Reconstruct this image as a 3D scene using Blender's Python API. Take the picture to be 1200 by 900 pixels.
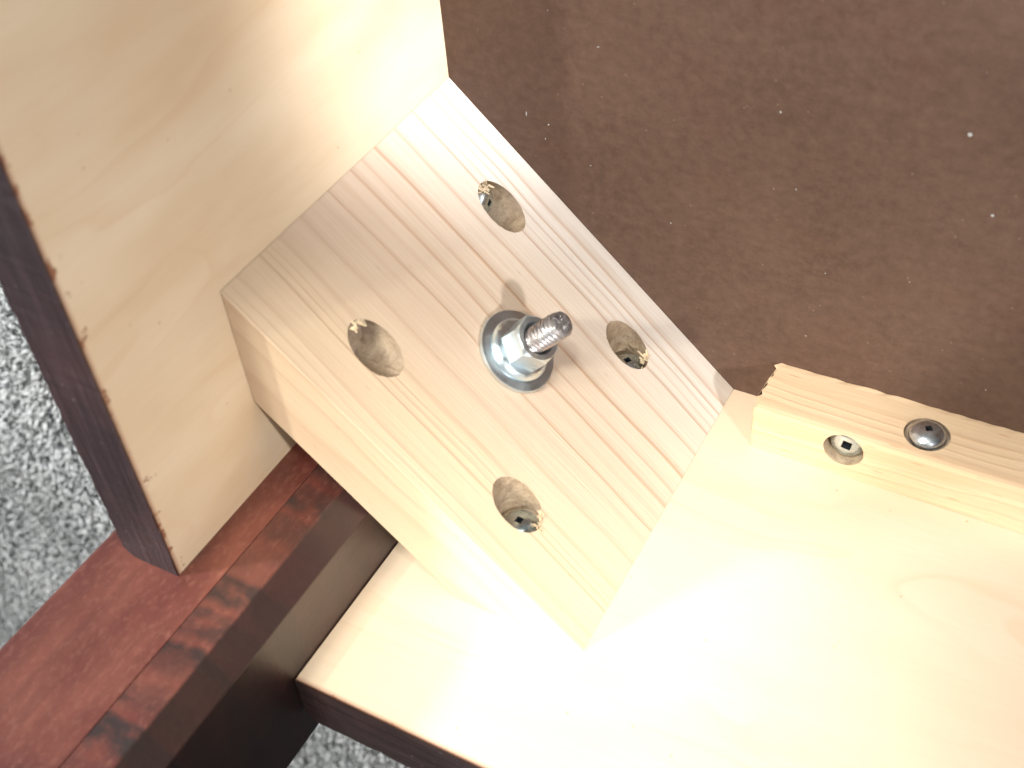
import bpy, bmesh, math, random
import numpy as np
from mathutils import Vector, Matrix

random.seed(4); rng = np.random.default_rng(4)
for o in list(bpy.data.objects): bpy.data.objects.remove(o, do_unlink=True)
scene = bpy.context.scene
COL = scene.collection
S = 0.09            # one model unit in metres
ZC = 0.12           # underside panel inner face above the carpet (model units)

# ------------------------------------------------------------------ camera
cam_d = bpy.data.cameras.new('camera'); cam = bpy.data.objects.new('camera', cam_d); COL.objects.link(cam)
scene.camera = cam
CAM = Vector((1.91704104, 2.86171788, 2.81181466))
R = ((0.87542839, -0.07148394, -0.47803261), (0.28660646, -0.71960553, 0.632475), (-0.38920671, -0.6906938, -0.60947535))
rot = Matrix(((R[0][0], -R[1][0], -R[2][0]), (R[0][1], -R[1][1], -R[2][1]), (R[0][2], -R[1][2], -R[2][2])))
cam.matrix_world = Matrix.Translation((CAM + Vector((0, 0, ZC))) * S) @ rot.to_4x4()
cam_d.sensor_width = 36.0; cam_d.lens = 1411.05 / 1200 * 36.0
cam_d.clip_start = 0.01; cam_d.clip_end = 50
cam_d.dof.use_dof = True; cam_d.dof.focus_distance = 4.0 * S; cam_d.dof.aperture_fstop = 16

# ------------------------------------------------------------------ world and lamps
w = bpy.data.worlds.new('World'); scene.world = w; w.use_nodes = True
bg = w.node_tree.nodes['Background']; bg.inputs[0].default_value = (0.80, 0.88, 1.0, 1); bg.inputs[1].default_value = 0.13
vs = scene.view_settings
vs.view_transform = 'Standard'; vs.look = 'None'; vs.exposure = 0.16; vs.gamma = 1.0; vs.use_curve_mapping = False
scene.render.resolution_x = 1024; scene.render.resolution_y = 768
scene.render.engine = 'CYCLES'

def P(x, y, z): return Vector((x, y, z + ZC)) * S

def lamp(name, kind, target, direction, dist, power, color, size=0.03, cone=None, blend=0.5, aim=None):
    d = bpy.data.lights.new(name, kind); d.energy = power; d.color = color
    if kind == 'AREA': d.shape = 'DISK'; d.size = size
    else: d.shadow_soft_size = size
    if cone: d.spot_size = math.radians(cone); d.spot_blend = blend
    o = bpy.data.objects.new(name, d); COL.objects.link(o)
    dv = Vector(direction).normalized()
    o.location = P(*target) + dv * dist * S
    if aim: dv = (o.location - P(*aim)).normalized()
    o.rotation_euler = (-dv).to_track_quat('-Z', 'Y').to_euler()
    return o
# ceiling lamp overhead: its light comes over the left rail and leaves a shadow strip beside it
lamp('ceiling_lamp', 'POINT', (0.3, 0.5, 0.8), (-0.27, 0.75, 1.0), 16, 29, (1.0, 0.93, 0.78), 0.022)
# cool window on the left: lights the leg and the carpet, stopped by the left rail
lamp('left_window', 'POINT', (0.0, 0.3, 2.0), (-1.0, 0.62, 0.66), 6, 17.5, (0.92, 0.96, 1.0), 0.03)
# added fill spots, cones narrowed to brighten the long rail and the block
lamp('fill_spot', 'SPOT', (1.35, 0.6, 0.6), (-0.22, 1.9, 1.0), 14, 29, (1.0, 0.98, 0.94), 0.16, 14, 0.35)
lamp('fill_spot', 'SPOT', (1.2, 0, 1.05), (-0.25, 1, 1.2), 10, 34, (1.0, 0.975, 0.85), 0.09, 15.5, 0.9)
lamp('fill_spot', 'SPOT', (0.98, 0.0, 1.36), (0.2, 1, 0.5), 10, 26, (1.0, 0.98, 0.83), 0.05, 15, 0.9)
# table lamp close on the right
lamp('table_lamp', 'SPOT', (1.0, 0.1, 0.4), (0.72, 0.41, 0.55), 4, 2.9, (1.0, 0.965, 0.92), 0.010, 47, 0.15, (0.2, 1.2, 0.3))
# low fill spot, added to brighten the top of the left rail
lamp('side_fill_spot', 'SPOT', (0.0, 1.4, -0.1), (0.90, 0.40, 0.15), 8, 34, (1.0, 0.99, 0.96), 0.02, 14.5, 0.9)

# ------------------------------------------------------------------ node helpers
class NT:
    def __init__(s, name):
        s.m = bpy.data.materials.new(name); s.m.use_nodes = True
        s.t = s.m.node_tree; s.b = s.t.nodes['Principled BSDF']
        tc = s.t.nodes.new('ShaderNodeTexCoord'); mp = s.t.nodes.new('ShaderNodeMapping')
        mp.inputs['Scale'].default_value = (1/S,)*3; mp.inputs['Location'].default_value = (0, 0, -ZC)
        s.t.links.new(tc.outputs['Object'], mp.inputs['Vector']); s.co = mp.outputs[0]
    def link(s, a, b): s.t.links.new(a, b)
    def setin(s, sock, v):
        if hasattr(v, 'links') or isinstance(v, bpy.types.NodeSocket): s.link(v, sock)
        else: sock.default_value = v
    def math(s, op, a, b=None, c=None, clamp=False):
        n = s.t.nodes.new('ShaderNodeMath'); n.operation = op; n.use_clamp = clamp
        s.setin(n.inputs[0], a)
        if b is not None: s.setin(n.inputs[1], b)
        if c is not None: s.setin(n.inputs[2], c)
        return n.outputs[0]
    def dot(s, v, co=None):
        n = s.t.nodes.new('ShaderNodeVectorMath'); n.operation = 'DOT_PRODUCT'
        s.link(co or s.co, n.inputs[0]); n.inputs[1].default_value = v; return n.outputs['Value']
    def comb(s, x, y, z):
        n = s.t.nodes.new('ShaderNodeCombineXYZ')
        for i, v in enumerate((x, y, z)): s.setin(n.inputs[i], v)
        return n.outputs[0]
    def noise(s, vec=None, scale=5, detail=3, rough=0.5, w=None, dist=0.0):
        n = s.t.nodes.new('ShaderNodeTexNoise'); n.inputs['Scale'].default_value = scale
        n.inputs['Detail'].default_value = detail; n.inputs['Roughness'].default_value = rough
        n.inputs['Distortion'].default_value = dist
        if w is not None: n.noise_dimensions = '1D'; s.setin(n.inputs['W'], w)
        else: s.link(vec or s.co, n.inputs['Vector'])
        return n.outputs['Fac']
    def white(s, w):
        n = s.t.nodes.new('ShaderNodeTexWhiteNoise'); n.noise_dimensions = '1D'; s.setin(n.inputs['W'], w); return n.outputs['Value']
    def voro(s, vec, scale, feature='F1'):
        n = s.t.nodes.new('ShaderNodeTexVoronoi'); n.feature = feature; n.inputs['Scale'].default_value = scale
        s.link(vec or s.co, n.inputs['Vector']); return n.outputs['Distance']
    def ramp(s, f, stops, interp='LINEAR'):
        n = s.t.nodes.new('ShaderNodeValToRGB'); n.color_ramp.interpolation = interp
        e = n.color_ramp.elements
        while len(e) < len(stops): e.new(0.5)
        for i, (p, c) in enumerate(stops):
            e[i].position = p; e[i].color = (c, c, c, 1) if isinstance(c, (int, float)) else (*c, 1)
        s.link(f, n.inputs[0]); return n.outputs[0]
    def mr(s, f, a, b, c=0.0, d=1.0, smooth=False):
        n = s.t.nodes.new('ShaderNodeMapRange'); n.clamp = True
        if smooth: n.interpolation_type = 'SMOOTHSTEP'
        s.link(f, n.inputs[0])
        for i, v in enumerate((a, b, c, d)): n.inputs[i+1].default_value = v
        return n.outputs[0]
    def mix(s, f, a, b, mode='MIX'):
        n = s.t.nodes.new('ShaderNodeMix'); n.data_type = 'RGBA'; n.blend_type = mode
        s.setin(n.inputs[0], f)
        for i, v in ((6, a), (7, b)):
            if isinstance(v, tuple): n.inputs[i].default_value = (*v, 1)
            else: s.link(v, n.inputs[i])
        return n.outputs[2]
    def bump(s, h, strength=0.3, dist=0.0005):
        n = s.t.nodes.new('ShaderNodeBump'); n.inputs['Strength'].default_value = strength
        n.inputs['Distance'].default_value = dist; s.link(h, n.inputs['Height'])
        s.link(n.outputs[0], s.b.inputs['Normal'])
    def out(s, col=None, rough=None, metal=None, spec=None, coat=None, coat_r=None):
        b = s.b.inputs
        for k, v in (('Base Color', col), ('Roughness', rough), ('Metallic', metal), ('Specular IOR Level', spec), ('Coat Weight', coat), ('Coat Roughness', coat_r)):
            if v is None: continue
            if isinstance(v, tuple): b[k].default_value = (*v, 1)
            elif isinstance(v, (int, float)): b[k].default_value = v
            else: s.link(v, b[k])
        return s.m

A_ = 0.96306; L = math.hypot(1, A_)
U = Vector((1, -A_, 0)).normalized()          # along the block face, from left rail to right rail
N = Vector((A_, 1, 0)).normalized()           # block face normal
h, d_, H = 1.14617, 0.3947, 1.5839
tA = 0.19; tB = 0.195; XF = 0.3176; YL = 0.2919; CX = 0.2307; CY = 0.2419; LO = 0.285
BE, WB, TB = 1.1413, 0.2224, 0.1805

def pine_block():
    n = NT('pine_block_wood')
    u = n.dot(U); dn = n.dot(N); z = n.dot((0, 0, 1))
    warp = n.noise(n.comb(n.math('MULTIPLY', u, 0.5), dn, n.math('MULTIPLY', z, 1.0)), 2.2, 2)
    ww = n.math('ADD', n.math('ADD', z, n.math('MULTIPLY', dn, 0.35)), n.math('MULTIPLY', warp, 0.07))
    ww = n.math('ADD', ww, n.math('MULTIPLY', u, -0.015))
    r = n.math('ADD', n.math('MULTIPLY', ww, 17.0), n.math('MULTIPLY', n.noise(w=ww, scale=3.0, detail=2), 8.0))
    fr = n.math('FRACT', r); idn = n.math('FLOOR', r)
    amp = n.mr(n.white(idn), 0, 1, 0.25, 1.0)
    ring = n.ramp(fr, [(0.0, 0.5), (0.06, 0.05), (0.5, 0.0), (0.78, 0.35), (0.9, 0.95), (1.0, 0.6)])
    ring = n.math('MULTIPLY', ring, amp)
    base = n.ramp(n.noise(w=ww, scale=2.3, detail=1), [(0.3, (0.67, 0.515, 0.39)), (0.5, (0.70, 0.56, 0.45)), (0.7, (0.75, 0.635, 0.535))])
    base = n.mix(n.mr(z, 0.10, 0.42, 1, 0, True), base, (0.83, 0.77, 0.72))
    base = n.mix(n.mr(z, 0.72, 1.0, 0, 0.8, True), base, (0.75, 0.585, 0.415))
    tan = n.mix(n.white(n.math('ADD', idn, 7.3)), (0.50, 0.29, 0.17), (0.50, 0.33, 0.24))
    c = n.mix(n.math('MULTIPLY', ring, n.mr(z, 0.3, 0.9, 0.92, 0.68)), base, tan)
    fib = n.noise(n.comb(n.math('MULTIPLY', u, 2.0), n.math('MULTIPLY', dn, 60), n.math('MULTIPLY', z, 60)), 2.0, 4, 0.6)
    c = n.mix(n.mr(fib, 0.3, 0.75, 0.0, 0.28), c, (0.52, 0.37, 0.25))
    # a few short resin flecks along the grain
    fl = n.voro(n.comb(n.math('MULTIPLY', u, 4.5), n.math('MULTIPLY', dn, 20), n.math('MULTIPLY', z, 34)), 1.0)
    c = n.mix(n.mr(fl, 0.02, 0.06, 0.5, 0.0), c, (0.42, 0.26, 0.15))
    n.bump(n.math('ADD', n.math('MULTIPLY', ring, 0.8), n.math('MULTIPLY', fib, 0.7)), 0.55, 0.0003)
    return n.out(c, n.mr(fib, 0, 1, 0.5, 0.75), spec=0.3)

def hole_wood():
    n = NT('drilled_end_grain')
    f = n.noise(scale=26, detail=4, rough=0.7)
    f2 = n.noise(scale=7, detail=2)
    c = n.ramp(f, [(0.3, (0.27, 0.19, 0.12)), (0.55, (0.45, 0.345, 0.24)), (0.75, (0.56, 0.45, 0.32))])  # end-grain browns, darkened so the colour carries the shade inside the holes
    c = n.mix(n.mr(f2, 0.35, 0.7, 0.0, 0.5), c, (0.42, 0.35, 0.31))
    n.bump(f, 0.9, 0.0008)
    return n.out(c, 0.85, spec=0.15)

def birch(name, along, seed, warm=0.0):
    n = NT(name)
    ax = Vector(along); other = Vector((1, 1, 1)) - ax
    co = n.comb(n.math('ADD', n.dot((ax.x, ax.y, ax.z)), seed), n.dot((0, 0, 1)) if ax.z == 0 else n.dot((other.x, other.y, 0)), 0.0)
    mp = n.t.nodes.new('ShaderNodeMapping'); mp.inputs['Scale'].default_value = (0.55, 1.6, 1); n.link(co, mp.inputs[0])
    big = n.noise(mp.outputs[0], 1.5, 2, 0.5, dist=1.0)
    rg = n.math('MULTIPLY', big, 5.0); fr = n.math('FRACT', rg)
    line = n.ramp(fr, [(0.0, 0.0), (0.72, 0.12), (0.93, 0.9), (1.0, 0.0)])
    mp2 = n.t.nodes.new('ShaderNodeMapping'); mp2.inputs['Scale'].default_value = (3, 45, 1); n.link(co, mp2.inputs[0])
    fib = n.noise(mp2.outputs[0], 1.6, 4, 0.6)
    mott = n.noise(mp.outputs[0], 2.6, 3, 0.5)
    pale = 0.03*warm
    c = n.ramp(n.mr(mott, 0, 1, 0.0 + 0.34*warm, 1.0 - 0.34*warm), [(0.3, (0.68, 0.515, 0.345 + pale)), (0.5, (0.73, 0.585, 0.42 + pale)), (0.7, (0.775, 0.645, 0.485 + pale))])
    gate = n.mr(n.noise(mp.outputs[0], 1.9, 1), 0.45, 0.62, 0.0, 0.30)
    c = n.mix(n.math('MULTIPLY', line, gate), c, (0.62, 0.41, 0.25))
    c = n.mix(n.mr(fib, 0.4, 0.8, 0.0, 0.12), c, (0.55, 0.37, 0.22))
    sp = n.voro(None, 11.0); c = n.mix(n.mr(sp, 0.03, 0.06, 0.55, 0.0), c, (0.45, 0.25, 0.12))
    # stain that crept over the free edge
    z = n.dot((0, 0, 1)); cr = n.noise(scale=16, detail=4, rough=0.75)
    dist = n.math('SUBTRACT', H, z)
    thr = n.math('MULTIPLY', n.mr(cr, 0.50, 0.78, 0.0, 1.0), 0.065 - 0.04*warm)
    bleed = n.mr(n.math('SUBTRACT', thr, dist), -0.006, 0.006)
    c = n.mix(n.math('MULTIPLY', bleed, 0.9), c, (0.20, 0.075, 0.03))
    c = n.mix(n.mr(dist, 0.006, 0.022, 0.75, 0), c, (0.30, 0.10, 0.06))
    c = n.mix(n.mr(dist, 0.004, 0.011, 1, 0), c, (0.03, 0.012, 0.009))
    n.bump(fib, 0.12, 0.0002)
    return n.out(c, 0.48, spec=0.35)

def stained_edge(name, across, along, col=(0.030, 0.017, 0.019)):
    n = NT(name)
    u = n.dot(along); t = n.dot(across)
    fib = n.noise(n.comb(n.math('MULTIPLY', u, 2.2), n.math('MULTIPLY', t, 45), n.math('MULTIPLY', n.dot((0, 0, 1)), 12)), 1.5, 5, 0.65)
    ply = n.noise(w=t, scale=38, detail=1)
    bl = n.noise(scale=3.5, detail=3)
    c = n.ramp(fib, [(0.3, tuple(0.45*v for v in col)), (0.55, col), (0.8, tuple(2.1*v for v in col))])
    c = n.mix(n.mr(bl, 0.5, 0.75, 0, 0.5), c, (0.062, 0.026, 0.024))
    sp = n.voro(None, 22); c = n.mix(n.mr(sp, 0.04, 0.08, 0.5, 0), c, (0.22, 0.19, 0.18))
    n.bump(n.math('ADD', fib, n.math('MULTIPLY', ply, 0.8)), 0.8, 0.0008)
    return n.out(c, 0.5, spec=0.4)

def hardboard():
    n = NT('brown_hardboard')
    m1 = n.noise(scale=2.2, detail=4, rough=0.6)
    m2 = n.noise(scale=26, detail=5, rough=0.75)
    mp = n.t.nodes.new('ShaderNodeMapping'); mp.inputs['Scale'].default_value = (14, 46, 1); mp.inputs['Rotation'].default_value = (0, 0, 0.5); n.link(n.co, mp.inputs[0])
    m3 = n.noise(mp.outputs[0], 1.0, 3, 0.6)
    c = n.ramp(m1, [(0.3, (0.076, 0.043, 0.031)), (0.5, (0.091, 0.053, 0.039)), (0.7, (0.108, 0.065, 0.048))])
    c = n.mix(n.mr(m2, 0.36, 0.74, 0.0, 0.6), c, (0.158, 0.097, 0.072))
    c = n.mix(n.mr(m3, 0.5, 0.8, 0.0, 0.35), c, (0.07, 0.038, 0.029))
    red = n.noise(scale=4.0, detail=2); c = n.mix(n.mr(red, 0.55, 0.75, 0, 0.18), c, (0.13, 0.056, 0.040))
    sp = n.voro(None, 17); c = n.mix(n.mr(sp, 0.03, 0.06, 0.3, 0), c, (0.36, 0.26, 0.21))
    n.bump(n.math('ADD', m2, m3), 0.3, 0.0003)
    return n.out(c, 0.62, spec=0.3)

def mahogany(name, mode):
    n = NT(name)
    x, y, z = n.dot((1, 0, 0)), n.dot((0, 1, 0)), n.dot((0, 0, 1))
    fib = n.noise(n.comb(n.math('MULTIPLY', x, 30), n.math('MULTIPLY', y, 30), n.math('MULTIPLY', z, 3.0)), 1.0, 4, 0.65)
    blot = n.noise(n.comb(n.math('MULTIPLY', x, 3.0), n.math('MULTIPLY', y, 3.0), n.math('MULTIPLY', z, 1.6)), 1.6, 3)
    c = n.ramp(blot, [(0.35, (0.070, 0.017, 0.014)), (0.5, (0.135, 0.033, 0.024)), (0.65, (0.190, 0.056, 0.038))])
    c = n.mix(n.mr(fib, 0.35, 0.75, 0.0, 0.5), c, (0.085, 0.020, 0.015))
    spk = n.noise(n.comb(n.math('MULTIPLY', x, 55), n.math('MULTIPLY', y, 55), n.math('MULTIPLY', z, 30)), 1.0, 3, 0.7)
    c = n.mix(n.mr(spk, 0.5, 0.75, 0.0, 0.45), c, (0.30, 0.12, 0.085))
    if mode == 'strip':   # dark blocks of stain across the narrow strip
        zz = n.math('MULTIPLY', n.math('ADD', z, n.math('MULTIPLY', n.noise(n.comb(n.math('MULTIPLY', x, 12), 0.0, n.math('MULTIPLY', z, 5.0)), 1.0, 2), 0.05)), 8.5)
        cell = n.white(n.math('FLOOR', zz)); fz = n.math('FRACT', zz)
        edge = n.math('MULTIPLY', n.mr(fz, 0.0, 0.16), n.mr(fz, 0.72, 1.0, 1, 0))
        mot = n.mr(n.noise(n.comb(n.math('MULTIPLY', x, 8), 0.0, n.math('MULTIPLY', z, 14)), 1.0, 3, 0.6), 0.30, 0.52)
        pm = n.math('MULTIPLY', n.math('MULTIPLY', edge, n.mr(cell, 0.20, 0.6, 0.2, 1.0)), n.math('MULTIPLY', mot, n.mr(n.noise(w=n.math('MULTIPLY', z, 1.0), scale=3, detail=0), 0.15, 0.32)))
        c = n.mix(n.math('MULTIPLY', pm, 0.92), c, (0.020, 0.014, 0.014))
        c = n.mix(n.mr(n.noise(scale=3.2, detail=2), 0.45, 0.7, 0.0, 0.6), c, (0.05, 0.014, 0.010))
        inner = n.mr(x, CX + .001, CX + .006)      # inner faces painted darker, standing in for the shade on them
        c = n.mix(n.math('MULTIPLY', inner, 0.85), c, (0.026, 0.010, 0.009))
    n.bump(n.math('ADD', n.noise(scale=60, detail=2), n.math('MULTIPLY', fib, 0.8)), 0.22, 0.0004)
    return n.out(c, n.mr(fib, 0, 1, 0.40, 0.55), spec=0.5, coat=0.55, coat_r=0.33)

def cleat_wood():
    n = NT('cleat_wood')
    x, y, z = n.dot((1, 0, 0)), n.dot((0, 1, 0)), n.dot((0, 0, 1))
    ww = n.math('ADD', n.math('ADD', n.math('MULTIPLY', y, 0.8), z), n.math('MULTIPLY', n.noise(n.comb(n.math('MULTIPLY', x, 0.6), y, z), 2.5, 2), 0.10))
    r = n.math('ADD', n.math('MULTIPLY', ww, 24), n.math('MULTIPLY', n.noise(w=ww, scale=8, detail=1), 5))
    ring = n.ramp(n.math('FRACT', r), [(0.0, 0.4), (0.12, 0.0), (0.6, 0.1), (0.92, 0.8), (1.0, 0.4)])
    c = n.mix(n.math('MULTIPLY', ring, 0.36), (0.74, 0.56, 0.38), (0.58, 0.35, 0.20))
    fib = n.noise(n.comb(n.math('MULTIPLY', x, 2.5), n.math('MULTIPLY', y, 50), n.math('MULTIPLY', z, 50)), 1.6, 4, 0.6)
    c = n.mix(n.mr(fib, 0.4, 0.75, 0, 0.28), c, (0.52, 0.31, 0.17))
    dash = n.voro(n.comb(n.math('MULTIPLY', x, 6), n.math('MULTIPLY', y, 40), n.math('MULTIPLY', z, 40)), 1.0)
    c = n.mix(n.mr(dash, 0.06, 0.16, 0.45, 0), c, (0.5, 0.24, 0.12))
    n.bump(n.math('ADD', fib, ring), 0.4, 0.0003)
    return n.out(c, 0.62, spec=0.3)

def metal(name, col, rough, dirt=None, dirt_amt=0.0, sc=20):
    n = NT(name)
    f = n.noise(scale=sc, detail=4, rough=0.65)
    f2 = n.noise(scale=7, detail=2)
    c = n.mix(n.mr(f2, 0.35, 0.65), col, tuple(v*m for v, m in zip(col, (0.86, 0.98, 1.06))))
    met = 1.0
    if dirt:
        k = n.mr(f, 0.45, 0.62, 0, dirt_amt); c = n.mix(k, c, dirt); met = n.mr(f, 0.45, 0.62, 1.0, 1.0 - dirt_amt*0.8)
    n.bump(f, 0.15, 0.0001)
    return n.out(c, n.mr(f, 0.3, 0.7, rough*0.75, rough*1.35), metal=met)

def plain(name, col, rough=0.7):
    n = NT(name); f = n.noise(scale=30, detail=3)
    c = n.mix(n.mr(f, 0.3, 0.7), tuple(v*0.7 for v in col), tuple(min(1, v*1.25) for v in col))
    return n.out(c, rough)

M = dict(block=pine_block(), hole=hole_wood(),
         birchA=birch('left_rail_birch', (0, 0, 1), 2.0), birchB=birch('right_rail_birch', (1, 0, 0), 7.7, 1.0),
         edgeA=stained_edge('left_rail_stain', (1, 0, 0), (0, 1, 0)), edgeB=stained_edge('right_rail_stain', (0, 1, 0), (1, 0, 0), (0.032, 0.019, 0.019)),
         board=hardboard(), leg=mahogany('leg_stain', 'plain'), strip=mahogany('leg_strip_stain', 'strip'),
         cleat=cleat_wood(), zinc=metal('zinc_plate', (0.70, 0.75, 0.78), 0.33, (0.30, 0.30, 0.28), 0.18, 12),
         bolt=metal('worn_thread_steel', (0.50, 0.46, 0.46), 0.36, (0.14, 0.11, 0.10), 0.7, 30),
         screw=metal('screw_zinc', (0.66, 0.68, 0.66), 0.24, (0.25, 0.23, 0.19), 0.2, 30),
         nickel=metal('nickel_screw', (0.68, 0.66, 0.66), 0.30, (0.2, 0.18, 0.17), 0.15, 30),
         recess=plain('recess_dark', (0.02, 0.025, 0.03), 0.5), chip=plain('wood_splinter', (0.74, 0.60, 0.42), 0.8),
         dust=plain('sawdust', (0.40, 0.40, 0.40), 0.8))

# ------------------------------------------------------------------ mesh helpers
def mesh_obj(name, bm, mats, parent=None, mw=None, smooth=None):
    me = bpy.data.meshes.new(name)
    bm.normal_update(); bm.to_mesh(me); bm.free()
    for m in (mats if isinstance(mats, (list, tuple)) else [mats]): me.materials.append(m)
    o = bpy.data.objects.new(name, me); COL.objects.link(o)
    if parent: o.parent = parent
    if mw is not None: o.matrix_local = mw
    if smooth is not None:
        for p in me.polygons: p.use_smooth = True
        me.set_sharp_from_angle(angle=math.radians(smooth))
    return o

def prism(pts, z0, z1, bm=None):
    """extrude an xy polygon between z0 and z1 (model units), scaled to metres"""
    bm = bm or bmesh.new()
    lo = [bm.verts.new(P(x, y, z0)) for x, y in pts]; hi = [bm.verts.new(P(x, y, z1)) for x, y in pts]
    n = len(pts)
    bm.faces.new(lo[::-1]); bm.faces.new(hi)
    for i in range(n): bm.faces.new((lo[i], lo[(i+1) % n], hi[(i+1) % n], hi[i]))
    bmesh.ops.recalc_face_normals(bm, faces=bm.faces[:])
    return bm

def cyl(p0, axis, r, length, seg=40, jitter=0.0, flare=0.0):
    """cutter cylinder; p0 and lengths in model units"""
    bm = bmesh.new(); a = Vector(axis).normalized()
    t = a.orthogonal().normalized(); b = a.cross(t)
    jr = [r * (1 + random.uniform(-jitter, jitter)) for _ in range(seg)]
    rings = []
    for k, (dl, rr) in enumerate(((0, 1.0), (length*0.5, 1.0), (length, 1.0 + flare))):
        rings.append([bm.verts.new(P(*(Vector(p0) + a*dl + (t*math.cos(2*math.pi*i/seg) + b*math.sin(2*math.pi*i/seg)) * (jr[i] if k else r) * rr))) for i in range(seg)])
    for k in range(2):
        for i in range(seg): bm.faces.new((rings[k][i], rings[k][(i+1) % seg], rings[k+1][(i+1) % seg], rings[k+1][i]))
    bm.faces.new(rings[0][::-1]); bm.faces.new(rings[2])
    bmesh.ops.recalc_face_normals(bm, faces=bm.faces[:])
    return bm

def cut(obj, cutters):
    tmp = []
    for bm in cutters:
        o = mesh_obj('cutter', bm, [M['hole']]); tmp.append(o)
        md = obj.modifiers.new('b', 'BOOLEAN'); md.operation = 'DIFFERENCE'; md.object = o; md.solver = 'EXACT'
        try: md.material_mode = 'TRANSFER'
        except Exception: pass
    bpy.context.view_layer.update()
    me = bpy.data.meshes.new_from_object(obj.evaluated_get(bpy.context.evaluated_depsgraph_get()))
    obj.modifiers.clear(); old = obj.data; obj.data = me; nm = old.name; bpy.data.meshes.remove(old); me.name = nm
    for o in tmp:
        d = o.data; bpy.data.objects.remove(o, do_unlink=True); bpy.data.meshes.remove(d)
    return obj

def frame_at(p, axis, spin=0.0):
    a = Vector(axis).normalized()
    q = a.to_track_quat('Z', 'Y').to_matrix().to_4x4()
    return Matrix.Translation(P(*p)) @ q @ Matrix.Rotation(spin, 4, 'Z')

def lathe(profile, seg=48, bm=None):
    """profile of (r, z) in model units, local z axis"""
    bm = bm or bmesh.new(); rings = []
    for r, z in profile:
        if r < 1e-6: rings.append([bm.verts.new((0, 0, z*S))])
        else: rings.append([bm.verts.new((r*S*math.cos(2*math.pi*i/seg), r*S*math.sin(2*math.pi*i/seg), z*S)) for i in range(seg)])
    for a, b in zip(rings, rings[1:]):
        for i in range(seg):
            j = (i+1) % seg
            if len(a) == 1 and len(b) == 1: continue
            if len(a) == 1: bm.faces.new((a[0], b[j], b[i]))
            elif len(b) == 1: bm.faces.new((a[i], a[j], b[0]))
            else: bm.faces.new((a[i], a[j], b[j], b[i]))
    bmesh.ops.recalc_face_normals(bm, faces=bm.faces[:])
    return bm

def bevel_edges(bm, test, off, seg=3):
    es = [e for e in bm.edges if test(e.verts[0].co/S - Vector((0, 0, ZC)), e.verts[1].co/S - Vector((0, 0, ZC)))]
    if es: bmesh.ops.bevel(bm, geom=es, offset=off*S, segments=seg, affect='EDGES', profile=0.5)

def grid_roughen(bm, cuts_len, amp, mask):
    pass

# ------------------------------------------------------------------ setting
bm = bmesh.new()
g = 46.0
bmesh.ops.create_grid(bm, x_segments=2, y_segments=2, size=g*S)
fl = NT('carpet_backing'); fn = fl.noise(scale=9, detail=3)
floor = mesh_obj('carpet_floor', bm, fl.out(fl.ramp(fn, [(0.3, (0.10, 0.105, 0.10)), (0.7, (0.20, 0.21, 0.205))]), 0.95, spec=0.1))
floor.location = (0, 0, -0.0035); floor['kind'] = 'structure'

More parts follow.
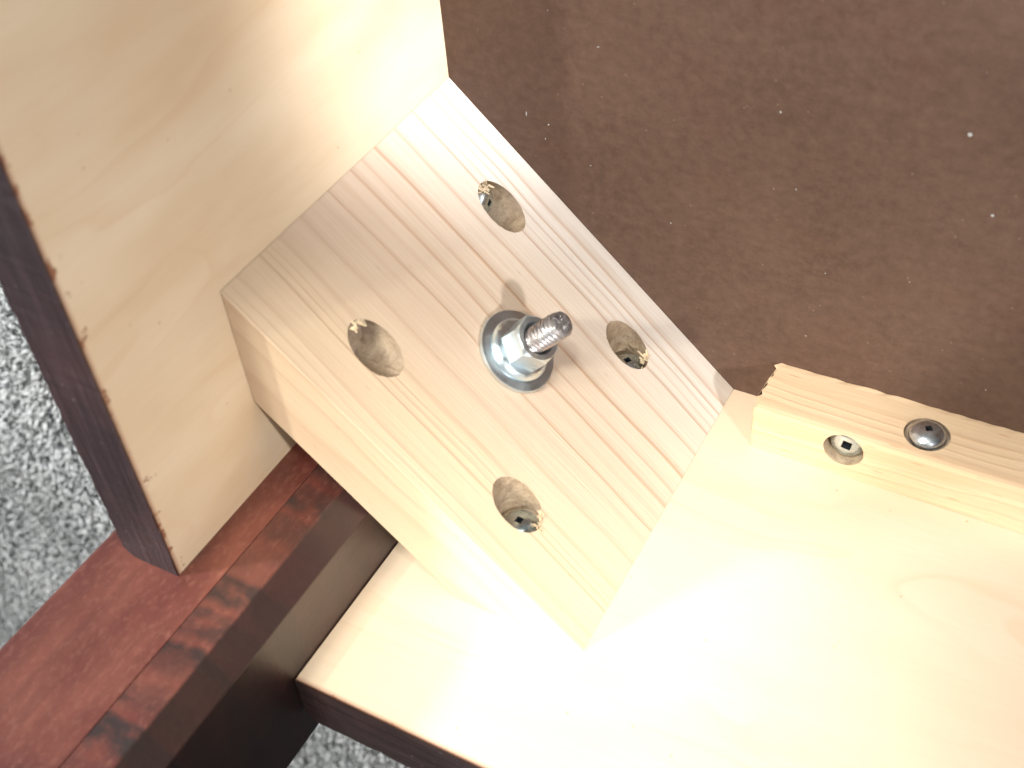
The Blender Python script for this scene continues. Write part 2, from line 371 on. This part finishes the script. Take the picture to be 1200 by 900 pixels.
def carpet():
    cells = []
    sp = 0.078
    def region(x0, x1, y0, y1, s):
        nx, ny = int((x1-x0)/s), int((y1-y0)/s)
        X, Y = np.meshgrid(np.arange(nx)*s + x0, np.arange(ny)*s + y0)
        return np.stack([X.ravel(), Y.ravel()], 1) + rng.uniform(-.48, .48, (nx*ny, 2))*s
    pts = region(-7.2, 0.6, -7.6, 1.6, sp)
    # keep what can be seen past the furniture
    keep = []
    Rm = np.array(R); c = np.array(CAM)
    q = np.concatenate([pts, np.full((len(pts), 1), -ZC)], 1) - c
    v = q @ Rm.T
    px = 600 + 1411*v[:, 0]/v[:, 2]; py = 450 + 1411*v[:, 1]/v[:, 2]
    k = (px > -160) & (px < 700) & (py > 150) & (py < 1060) & ~((pts[:, 0] > -tA-.06) & (pts[:, 1] > -tB-.06))
    pts = pts[k]
    vis = []
    nb = 9                                   # curled loops per tuft
    n = len(pts)*nb
    base = np.repeat(pts, nb, 0) + rng.normal(0, .026, (n, 2))
    ang = rng.uniform(0, 2*np.pi, n); lean = rng.uniform(.015, .070, n)
    # pile leans in drifts
    lx = .018*np.sin(base[:, 0]*2.1 + 1.3*np.sin(base[:, 1]*1.7)); ly = .018*np.cos(base[:, 1]*2.6 + base[:, 0]*1.1)
    hgt = rng.uniform(.035, .085, n)*(1 + .35*np.sin(base[:, 0]*3.3)*np.sin(base[:, 1]*2.9 + 1)); wd = rng.uniform(.008, .014, n)
    dx, dy = np.cos(ang), np.sin(ang)
    z0 = np.full(n, -ZC - .03)
    st = []
    for t, bl, ww in ((0, 0, 1.0), (.45, .35, 1.15), (.8, .8, 1.1), (1.0, 1.35, .7)):
        cx_ = base[:, 0] + dx*lean*bl + lx*t*2; cy_ = base[:, 1] + dy*lean*bl + ly*t*2
        cz = z0 + (hgt+.03)*(t if t < .9 else .93)
        for sgn in (-1, 0, 1):
            ox = -dy*wd*ww*sgn + (dx*wd*.8 if sgn == 0 else 0); oy = dx*wd*ww*sgn + (dy*wd*.8 if sgn == 0 else 0)
            st.append(np.stack([cx_+ox, cy_+oy, cz + (wd*.6 if sgn == 0 else 0)], 1))
    V = np.stack(st, 1)                      # n x 12 x 3
    nv = 12
    f = []
    for r_ in range(3):
        for a in range(3):
            b = (a+1) % 3
            f.append((r_*3+a, r_*3+b, r_*3+3+b, r_*3+3+a))
    f = np.array(f)
    F = (np.arange(n)[:, None, None]*nv + f[None]).reshape(-1, 4)
    V = V.reshape(-1, 3); V[:, 2] += ZC; V *= S
    me = bpy.data.meshes.new('carpet_pile')
    me.vertices.add(len(V)); me.vertices.foreach_set('co', V.ravel().astype(np.float32))
    me.loops.add(F.size); me.loops.foreach_set('vertex_index', F.ravel().astype(np.int32))
    me.polygons.add(len(F)); me.polygons.foreach_set('loop_start', (np.arange(len(F))*4).astype(np.int32))
    me.update(calc_edges=True); me.validate()
    m = NT('carpet_yarn')
    f1 = m.noise(scale=14, detail=3, rough=0.6); f2 = m.noise(scale=2.0, detail=2)
    c = m.ramp(f1, [(0.3, (0.68, 0.68, 0.66)), (0.5, (0.80, 0.80, 0.78)), (0.7, (0.88, 0.875, 0.86))])
    c = m.mix(m.mr(f2, 0.4, 0.65, 0, 0.3), c, (0.46, 0.50, 0.50))
    me.materials.append(m.out(c, 0.9, spec=0.15))
    me.polygons.foreach_set('use_smooth', np.ones(len(F), bool))
    o = bpy.data.objects.new('carpet_pile', me); COL.objects.link(o); o['kind'] = 'stuff'
    o['label'] = 'pale grey shaggy carpet pile under the upturned furniture'; o['category'] = 'carpet'
    print('carpet faces', len(F))
    return o
carpet()

# ------------------------------------------------------------------ the furniture
root = bpy.data.objects.new('wooden_table', None); COL.objects.link(root); root.location = (0, 0, 0)
root['label'] = 'upturned wooden table corner with birch rails, pine corner block and dark red leg'
root['category'] = 'table'

EX = 3.4
# underside board
bm = prism([(0.001, 0.001), (EX, 0.001), (EX, EX), (0.001, EX)], -0.10, 0.0)
o = mesh_obj('bottom_panel', bm, M['board'], root); o['label'] = 'flat dark brown hardboard panel at the back of the corner'

def rail(name, pts, inner_test, mats, label, bev_test):
    bm = prism(pts, -0.105, H)
    # cut long sides so the free edge can be slightly uneven
    bevel_edges(bm, bev_test, 0.055, 4)
    # many short lengths, so the sawn edges can be a little ragged
    ax = Vector((0, 1, 0)) if label.startswith('pale') else Vector((1, 0, 0))
    for k in range(130):
        p = 0.33 + k*0.0235 + random.uniform(-.008, .008)
        geom = bm.verts[:] + bm.edges[:] + bm.faces[:]
        bmesh.ops.bisect_plane(bm, geom=geom, plane_co=ax*p*S, plane_no=ax)
    for v in bm.verts:
        q = v.co/S
        if abs(q.z - ZC - H) < 1e-3:
            outer = (abs(q.x + tA) < .004 if ax.y else abs(q.y + tB) < .004)
            inner = (abs(q.x) < 1e-3 if ax.y else abs(q.y) < 1e-3)
            if outer: v.co += Vector((random.uniform(-.002, .004), random.uniform(-.002, .004), -abs(random.gauss(0, .0012))))*S
            elif inner: v.co.z -= abs(random.gauss(0, .0014))*S
    bm.normal_update()
    for f in bm.faces: f.material_index = 0 if inner_test(f) else 1
    o = mesh_obj(name, bm, mats, root); o['label'] = label
    md = None
    return o
r1 = rail('side_rail', [(0, YL), (0, EX), (-tA, EX), (-tA, YL)], lambda f: f.normal.x > 0.9 or False,
     [M['birchA'], M['edgeA']], 'pale birch rail with dark stained edge, on the left of the corner block',
     lambda a, b: abs(a.x + tA) < 1e-3 and abs(b.x + tA) < 1e-3 and abs(a.y - YL) < 1e-3 and abs(b.y - YL) < 1e-3)
r2 = rail('side_rail', [(XF + .004, 0), (XF + .004, -tB), (EX, -tB), (EX, 0)], lambda f: f.normal.y > 0.9,
     [M['birchB'], M['edgeB']], 'bright birch rail with dark stained edge, below the corner block',
     lambda a, b: abs(a.y + tB) < 1e-3 and abs(b.y + tB) < 1e-3 and a.x < XF + .01 and b.x < XF + .01)

# ---- corner block with pocket holes
bm = prism([(0.0015, A_ - .001), (0.0015, A_ - d_), (1 - d_/A_*1.0, 0.0015), (1 - .0015, 0.0015)], 0.001, h)
bevel_edges(bm, lambda a, b: abs(a.z - h) < 1e-3 and abs(b.z - h) < 1e-3, 0.0018, 1)
block = mesh_obj('corner_block', bm, [M['block'], M['hole']], root)
block['label'] = 'thick pine corner block with four pocket holes set across the corner'
RH = 0.067
holes = [((0.285, 0.689, 0.925), 'A'), ((0.285, 0.689, 0.213), 'A'), ((0.711, 0.277, 0.222), 'B'), ((0.711, 0.277, 0.955), 'B')]
cutters = []; floors = []
for (x, y, z), s in holes:
    if s == 'A': p0 = (0.190 if z > .5 else 0.207, y, z); ax = (1, 0, 0)
    else: p0 = (x, 0.180, z); ax = (0, 1, 0)
    cutters.append(cyl(p0, ax, RH, 0.6, 44, 0.035)); floors.append((p0, ax))
cut(block, cutters)

def recess_cutter(r, depth):
    bm = bmesh.new()
    k = r*0.30
    for sx, sy in ((r, k), (k, r)):
        vs = []
        for z, m in ((-depth, 0.55), (0.1, 1.0)):
            vs.append([bm.verts.new((a*sx*m*S, b*sy*m*S, z*S)) for a, b in ((-1, -1), (1, -1), (1, 1), (-1, 1))])
        bm.faces.new(vs[0][::-1]); bm.faces.new(vs[1])
        for i in range(4): bm.faces.new((vs[0][i], vs[0][(i+1) % 4], vs[1][(i+1) % 4], vs[1][i]))
    bmesh.ops.recalc_face_normals(bm, faces=bm.faces[:])
    return bm

def square_cutter(r, depth):
    bm = bmesh.new(); vs = []
    for z, m in ((-depth, 0.85), (0.1, 1.0)):
        vs.append([bm.verts.new((a*r*m*S, b*r*m*S, z*S)) for a, b in ((-1, -1), (1, -1), (1, 1), (-1, 1))])
    bm.faces.new(vs[0][::-1]); bm.faces.new(vs[1])
    for i in range(4): bm.faces.new((vs[0][i], vs[0][(i+1) % 4], vs[1][(i+1) % 4], vs[1][i]))
    bmesh.ops.recalc_face_normals(bm, faces=bm.faces[:])
    return bm

def make_screw(r, dome, mat, flange=0.0, parent=None, sq=0.3):
    prof = [(0, -0.14), (r*0.38, -0.14), (r*0.38, -0.002), (r*0.98, 0.0), (r, 0.006), (r*0.99, 0.011)]
    if flange: prof += [(r*0.82, 0.017), (r*0.78, 0.019)]
    rr = r*(0.76 if flange else 0.97)
    z0 = prof[-1][1]
    for i in range(1, 8):
        t = i/7*math.pi/2; prof.append((rr*math.cos(t), z0 + dome*math.sin(t)))
    prof[-1] = (0, z0 + dome)
    bm = lathe(prof, 44)
    o = mesh_obj('screw', bm, [mat, M['recess']], parent, smooth=40)
    c = square_cutter(r*sq, 0.03 + 0.0)
    for v in c.verts: v.co.z += (z0 + dome - 0.012)*S
    tmp = mesh_obj('cutter', c, [M['recess']])
    md = o.modifiers.new('b', 'BOOLEAN'); md.operation = 'DIFFERENCE'; md.object = tmp; md.solver = 'EXACT'
    try: md.material_mode = 'TRANSFER'
    except Exception: pass
    bpy.context.view_layer.update()
    me = bpy.data.meshes.new_from_object(o.evaluated_get(bpy.context.evaluated_depsgraph_get()))
    o.modifiers.clear(); o.data = me; me.name = 'screw'
    me.set_sharp_from_angle(angle=math.radians(40))
    dd = tmp.data; bpy.data.objects.remove(tmp, do_unlink=True); bpy.data.meshes.remove(dd)
    return o

pocket = make_screw(0.052, 0.010, M['screw'], flange=1, parent=block, sq=0.22)
for i, (p0, ax) in enumerate(floors):
    if i == 0: continue          # the screw of that hole cannot be seen in the photograph
    o = pocket if i == 1 else pocket.copy()
    if i > 1: COL.objects.link(o); o.parent = block
    a = Vector(ax)
    o.matrix_local = frame_at(Vector(p0) + a*0.004, a + Vector((0, 0, 0.05*(i-2))), 0.5*i)

# chipped rims: small torn splinters round the holes
def splinters(spots, parent):
    bm = bmesh.new()
    for c, dirv, nrm, n_, spread in spots:
        c = Vector(c); dv = Vector(dirv).normalized(); nr = Vector(nrm).normalized(); sd = dv.cross(nr)
        for _ in range(n_):
            p = c + sd*random.gauss(0, spread) + dv*random.gauss(0, spread*.5)
            l = random.uniform(.010, .030); wv = random.uniform(.002, .006)
            e = dv*l*random.uniform(.3, 1) + sd*random.gauss(0, .008) + nr*random.uniform(-.004, .011)
            q = [p - sd*wv, p + sd*wv, p + e + sd*wv*.3, p + e - sd*wv*.3]
            lo = [v - nr*.0035 for v in q]
            vs = [bm.verts.new(P(*v)) for v in q] + [bm.verts.new(P(*v)) for v in lo]
            bm.faces.new(vs[:4]); bm.faces.new(vs[4:][::-1])
            for i in range(4): bm.faces.new((vs[i], vs[4+i], vs[4+(i+1) % 4], vs[(i+1) % 4]))
    bmesh.ops.recalc_face_normals(bm, faces=bm.faces[:])
    o = mesh_obj('wood_splinters', bm, M['chip'], parent); o['kind'] = 'stuff'
    return o
def rim(cx, cz, du, dz): # point on the block face near a hole
    return Vector((cx, (1-cx)*A_, cz)) + U*du + Vector((0, 0, dz))
splinters([(rim(.285, .925, -.088, -.01), U, N, 16, .012), (rim(.285, .213, -.085, .0), U, N, 14, .012),
           (rim(.711, .222, .080, -.012), -U, N, 16, .014), (rim(.711, .955, .080, -.028), -U, N, 20, .014),
           (rim(.711, .955, .088, .0), Vector((0, 0, 1)), N, 10, .01)], block)

# ---- leg
bm = prism([(-LO, YL), (-LO, -LO), (XF, -LO), (XF, CY), (CX, YL)], -0.10, 5.2)
# the wide lamella and the narrow inner strip are glued side by side
bm.free()
JX = 0.112
leg = bpy.data.objects.new('leg', None); COL.objects.link(leg); leg.parent = root
leg['label'] = 'dark red stained square leg with a chamfered inner corner'
bm = prism([(-LO, YL), (-LO, -LO), (JX - .0008, -LO), (JX - .0008, YL)], -0.10, 5.2)
bevel_edges(bm, lambda a, b: abs(a.z-b.z) > 1 and a.x < 0, 0.02, 3)
bevel_edges(bm, lambda a, b: abs(a.z-b.z) > 1 and a.x > 0, 0.0015, 1)
o = mesh_obj('leg_board', bm, M['leg'], leg)
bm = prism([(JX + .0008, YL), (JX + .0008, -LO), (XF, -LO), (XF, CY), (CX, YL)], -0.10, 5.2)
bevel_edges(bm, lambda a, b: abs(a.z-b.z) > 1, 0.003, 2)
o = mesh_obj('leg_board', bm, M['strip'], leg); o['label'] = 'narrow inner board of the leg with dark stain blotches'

# ---- cleat with torn end
def cleat():
    nx, nr = 60, 12
    x1 = EX
    bm = bmesh.new()
    # cross section ring: B side (y=0) .. (0,WB),(TB,WB),(TB,0),(0,0); each side subdivided
    ring = []
    def seg(a, b, n): return [(a[0]+(b[0]-a[0])*i/n, a[1]+(b[1]-a[1])*i/n) for i in range(n)]
    c = [(0.001, 0.001), (0.001, WB), (TB, WB), (TB, 0.001)]
    ring = seg(c[0], c[1], 10) + seg(c[1], c[2], 10) + seg(c[2], c[3], 14) + seg(c[3], c[0], 6)
    xs = [BE, BE+.004, BE + .012, BE + .03] + [BE + .03 + (x1-BE-.03)*(i/70.0) for i in range(1, 71)]
    rings = []
    jag = [random.uniform(-.010, .010) for _ in ring]
    for k, x in enumerate(xs):
        rr = []
        for i, (y, z) in enumerate(ring):
            dy = dz = dx = 0
            if k <= 1:
                top = max(0, (y/TB)) * 1.0
                dx = jag[i]*(.25 + .65*(z < WB*.98)*top)
                if k == 0:   # ease the corner
                    yc, zc = TB/2, WB/2; dy = (yc-y)*.02; dz = (zc-z)*.02
            if abs(y-TB) < 1e-6 and z < .01: dy += random.uniform(-.004, .002)
            if abs(z-WB) < 1e-6 and abs(y-TB) < 1e-6: dy -= .003; dz -= .003
            rr.append(bm.verts.new(P(x+dx, y+dy, z+dz)))
        rings.append(rr)
    n = len(ring)
    for a, b in zip(rings, rings[1:]):
        for i in range(n): bm.faces.new((a[i], a[(i+1) % n], b[(i+1) % n], b[i]))
    bm.faces.new(rings[0]); bm.faces.new(rings[-1][::-1])
    bmesh.ops.recalc_face_normals(bm, faces=bm.faces[:])
    return bm
cl = mesh_obj('cleat', cleat(), [M['cleat'], M['hole']], root)
cl['label'] = 'slim pine cleat with a ragged end screwed along the brown panel'
S1 = (1.431, 0.112, WB); S2 = (1.650, TB, 0.126)
cut(cl, [cyl((S1[0], S1[1], WB - .055), (0, 0, 1), 0.062, 0.3, 44, 0.02, 0.0), cyl((S2[0]-.004, TB - .016, S2[2]-.004), (0, 1, 0), 0.068, 0.3, 44, 0.02)])
s1 = make_screw(0.054, 0.020, M['screw'], flange=0, parent=cl, sq=0.30); s1['label'] = 'bright screw sunk in the front of the cleat'
s1.matrix_local = frame_at((S1[0] + .002, S1[1] + .002, WB - .048), (0.05, 0.10, 1), 0.3)
s2 = make_screw(0.055, 0.028, M['nickel'], flange=0, parent=cl, sq=0.20); s2['label'] = 'dark nickel domed screw on the upper side of the cleat'
s2.matrix_local = frame_at((S2[0] - .003, TB - .008, S2[2]), (0, 1, 0), 0.5)

# ---- hanger bolt, washer and flange nut
B0 = Vector((0.513, (1-0.513)*A_, 0.578))
bolt_root = bpy.data.objects.new('hanger_bolt', None); COL.objects.link(bolt_root); bolt_root.parent = root
bolt_root.matrix_local = frame_at(B0, N)
bolt_root['label'] = 'threaded steel bolt with washer and nut through the middle of the block'
# threaded rod: real helical thread
def thread(r, pitch, z0, z1):
    bm = bmesh.new(); seg = 48; per = 8
    n = int((z1-z0)/pitch*per); rows = []
    for k in range(n+1):
        z = z0 + (z1-z0)*k/n; row = []
        end = min(1.0, max(0.0, (z1 - z)/(pitch*1.2)))
        for i in range(seg):
            ph = (z/pitch - i/seg) % 1.0
            tri = 1 - abs(2*ph-1)
            rr = r - (1 - tri)**1.3*pitch*0.62
            rr = rr*(1-0.10*(1-end)) + random.uniform(-.0006, .0006)
            row.append(bm.verts.new((rr*S*math.cos(2*math.pi*i/seg), rr*S*math.sin(2*math.pi*i/seg), z*S)))
        rows.append(row)
    for a, b in zip(rows, rows[1:]):
        for i in range(seg): bm.faces.new((a[i], a[(i+1) % seg], b[(i+1) % seg], b[i]))
    # pitted flat end
    prev = rows[-1]
    for q in (.8, .6, .4, .2):
        cur = [bm.verts.new((v.co.x*q/ (1 if True else 1), v.co.y*q, (z1 + .003 + random.uniform(-.0035, .0025))*S)) for v in rows[-1]]
        for i in range(seg): bm.faces.new((prev[i], prev[(i+1) % seg], cur[(i+1) % seg], cur[i]))
        prev = cur
    bm.faces.new(prev)
    return bm
mesh_obj('threaded_rod', thread(0.0415, 0.0165, -0.05, 0.237), M['bolt'], bolt_root, smooth=50)
# washer: wide flat disc with a rounded rim
wr = 0.129
bm = lathe([(0.046, 0.001), (wr*.97, 0.001), (wr, 0.004), (wr, 0.013), (wr*.985, 0.0175), (wr*.96, 0.019), (0.046, 0.0195), (0.046, 0.001)], 72)
mesh_obj('washer', bm, M['zinc'], bolt_root, smooth=35)
# flange nut
def nut():
    bm = bmesh.new(); seg = 72
    af = 0.0675                        # half across flats
    def hexr(t): 
        a = (t + math.pi/6) % (math.pi/3) - math.pi/6
        return af/math.cos(a)
    rows = []
    fl = 0.098
    for r, z, hx in ((0.043, .020, 0), (fl, .020, 0), (fl, .027, 0), (fl*.97, .031, 0), (fl*.86, .040, 0)):
        rows.append([(r, z)]*seg)
    hx0 = [(min(hexr(2*math.pi*i/seg), fl*.86), .043) for i in range(seg)]; rows.append(hx0)
    zt = .120
    # chamfered crown
    row = []
    for i in range(seg):
        r = hexr(2*math.pi*i/seg); row.append((r, zt - max(0, (r-af*1.0))*.9 - .0015))
    rows.append(row)
    rows.append([(min(hexr(2*math.pi*i/seg), af*1.0)*.985, zt) for i in range(seg)])
    rows.append([(0.052, zt)]*seg); rows.append([(0.044, zt - .010)]*seg); rows.append([(0.043, .02)]*seg)
    vr = [[bm.verts.new((r*S*math.cos(2*math.pi*i/seg), r*S*math.sin(2*math.pi*i/seg), z*S)) for i, (r, z) in enumerate(rw)] for rw in rows]
    for a, b in zip(vr, vr[1:]):
        for i in range(seg): bm.faces.new((a[i], a[(i+1) % seg], b[(i+1) % seg], b[i]))
    bmesh.ops.recalc_face_normals(bm, faces=bm.faces[:])
    return bm
mesh_obj('flange_nut', nut(), M['zinc'], bolt_root, Matrix.Rotation(math.radians(58), 4, 'Z'), smooth=28)

# ---- sawdust on the brown panel
bm = bmesh.new()
def speck(x, y, r, el=1.0):
    c = P(x, y, 0.0); a = random.uniform(0, 6.28)
    m = Matrix.Translation(c + Vector((0, 0, r*.4*S))) @ Matrix.Rotation(a, 4, 'Z') @ Matrix.Diagonal((r*el*S, r*S, r*.5*S, 1))
    bmesh.ops.create_icosphere(bm, subdivisions=1, radius=1, matrix=m)
for x, y, r, el in ((1.565, 1.129, .0065, 1), (1.664, .906, .005, 1), (1.071, 1.081, .0035, 1), (.272, .894, .0028, 3.5), (.348, .873, .003, 1)): speck(x, y, r, el)
for _ in range(40): speck(random.uniform(.1, 2.2), random.uniform(.3, 2.3), random.uniform(.0008, .0020), random.uniform(1, 3))
o = mesh_obj('sawdust', bm, M['dust']); o['kind'] = 'stuff'; o['label'] = 'tiny pale sawdust specks lying on the brown panel'; o['category'] = 'sawdust'
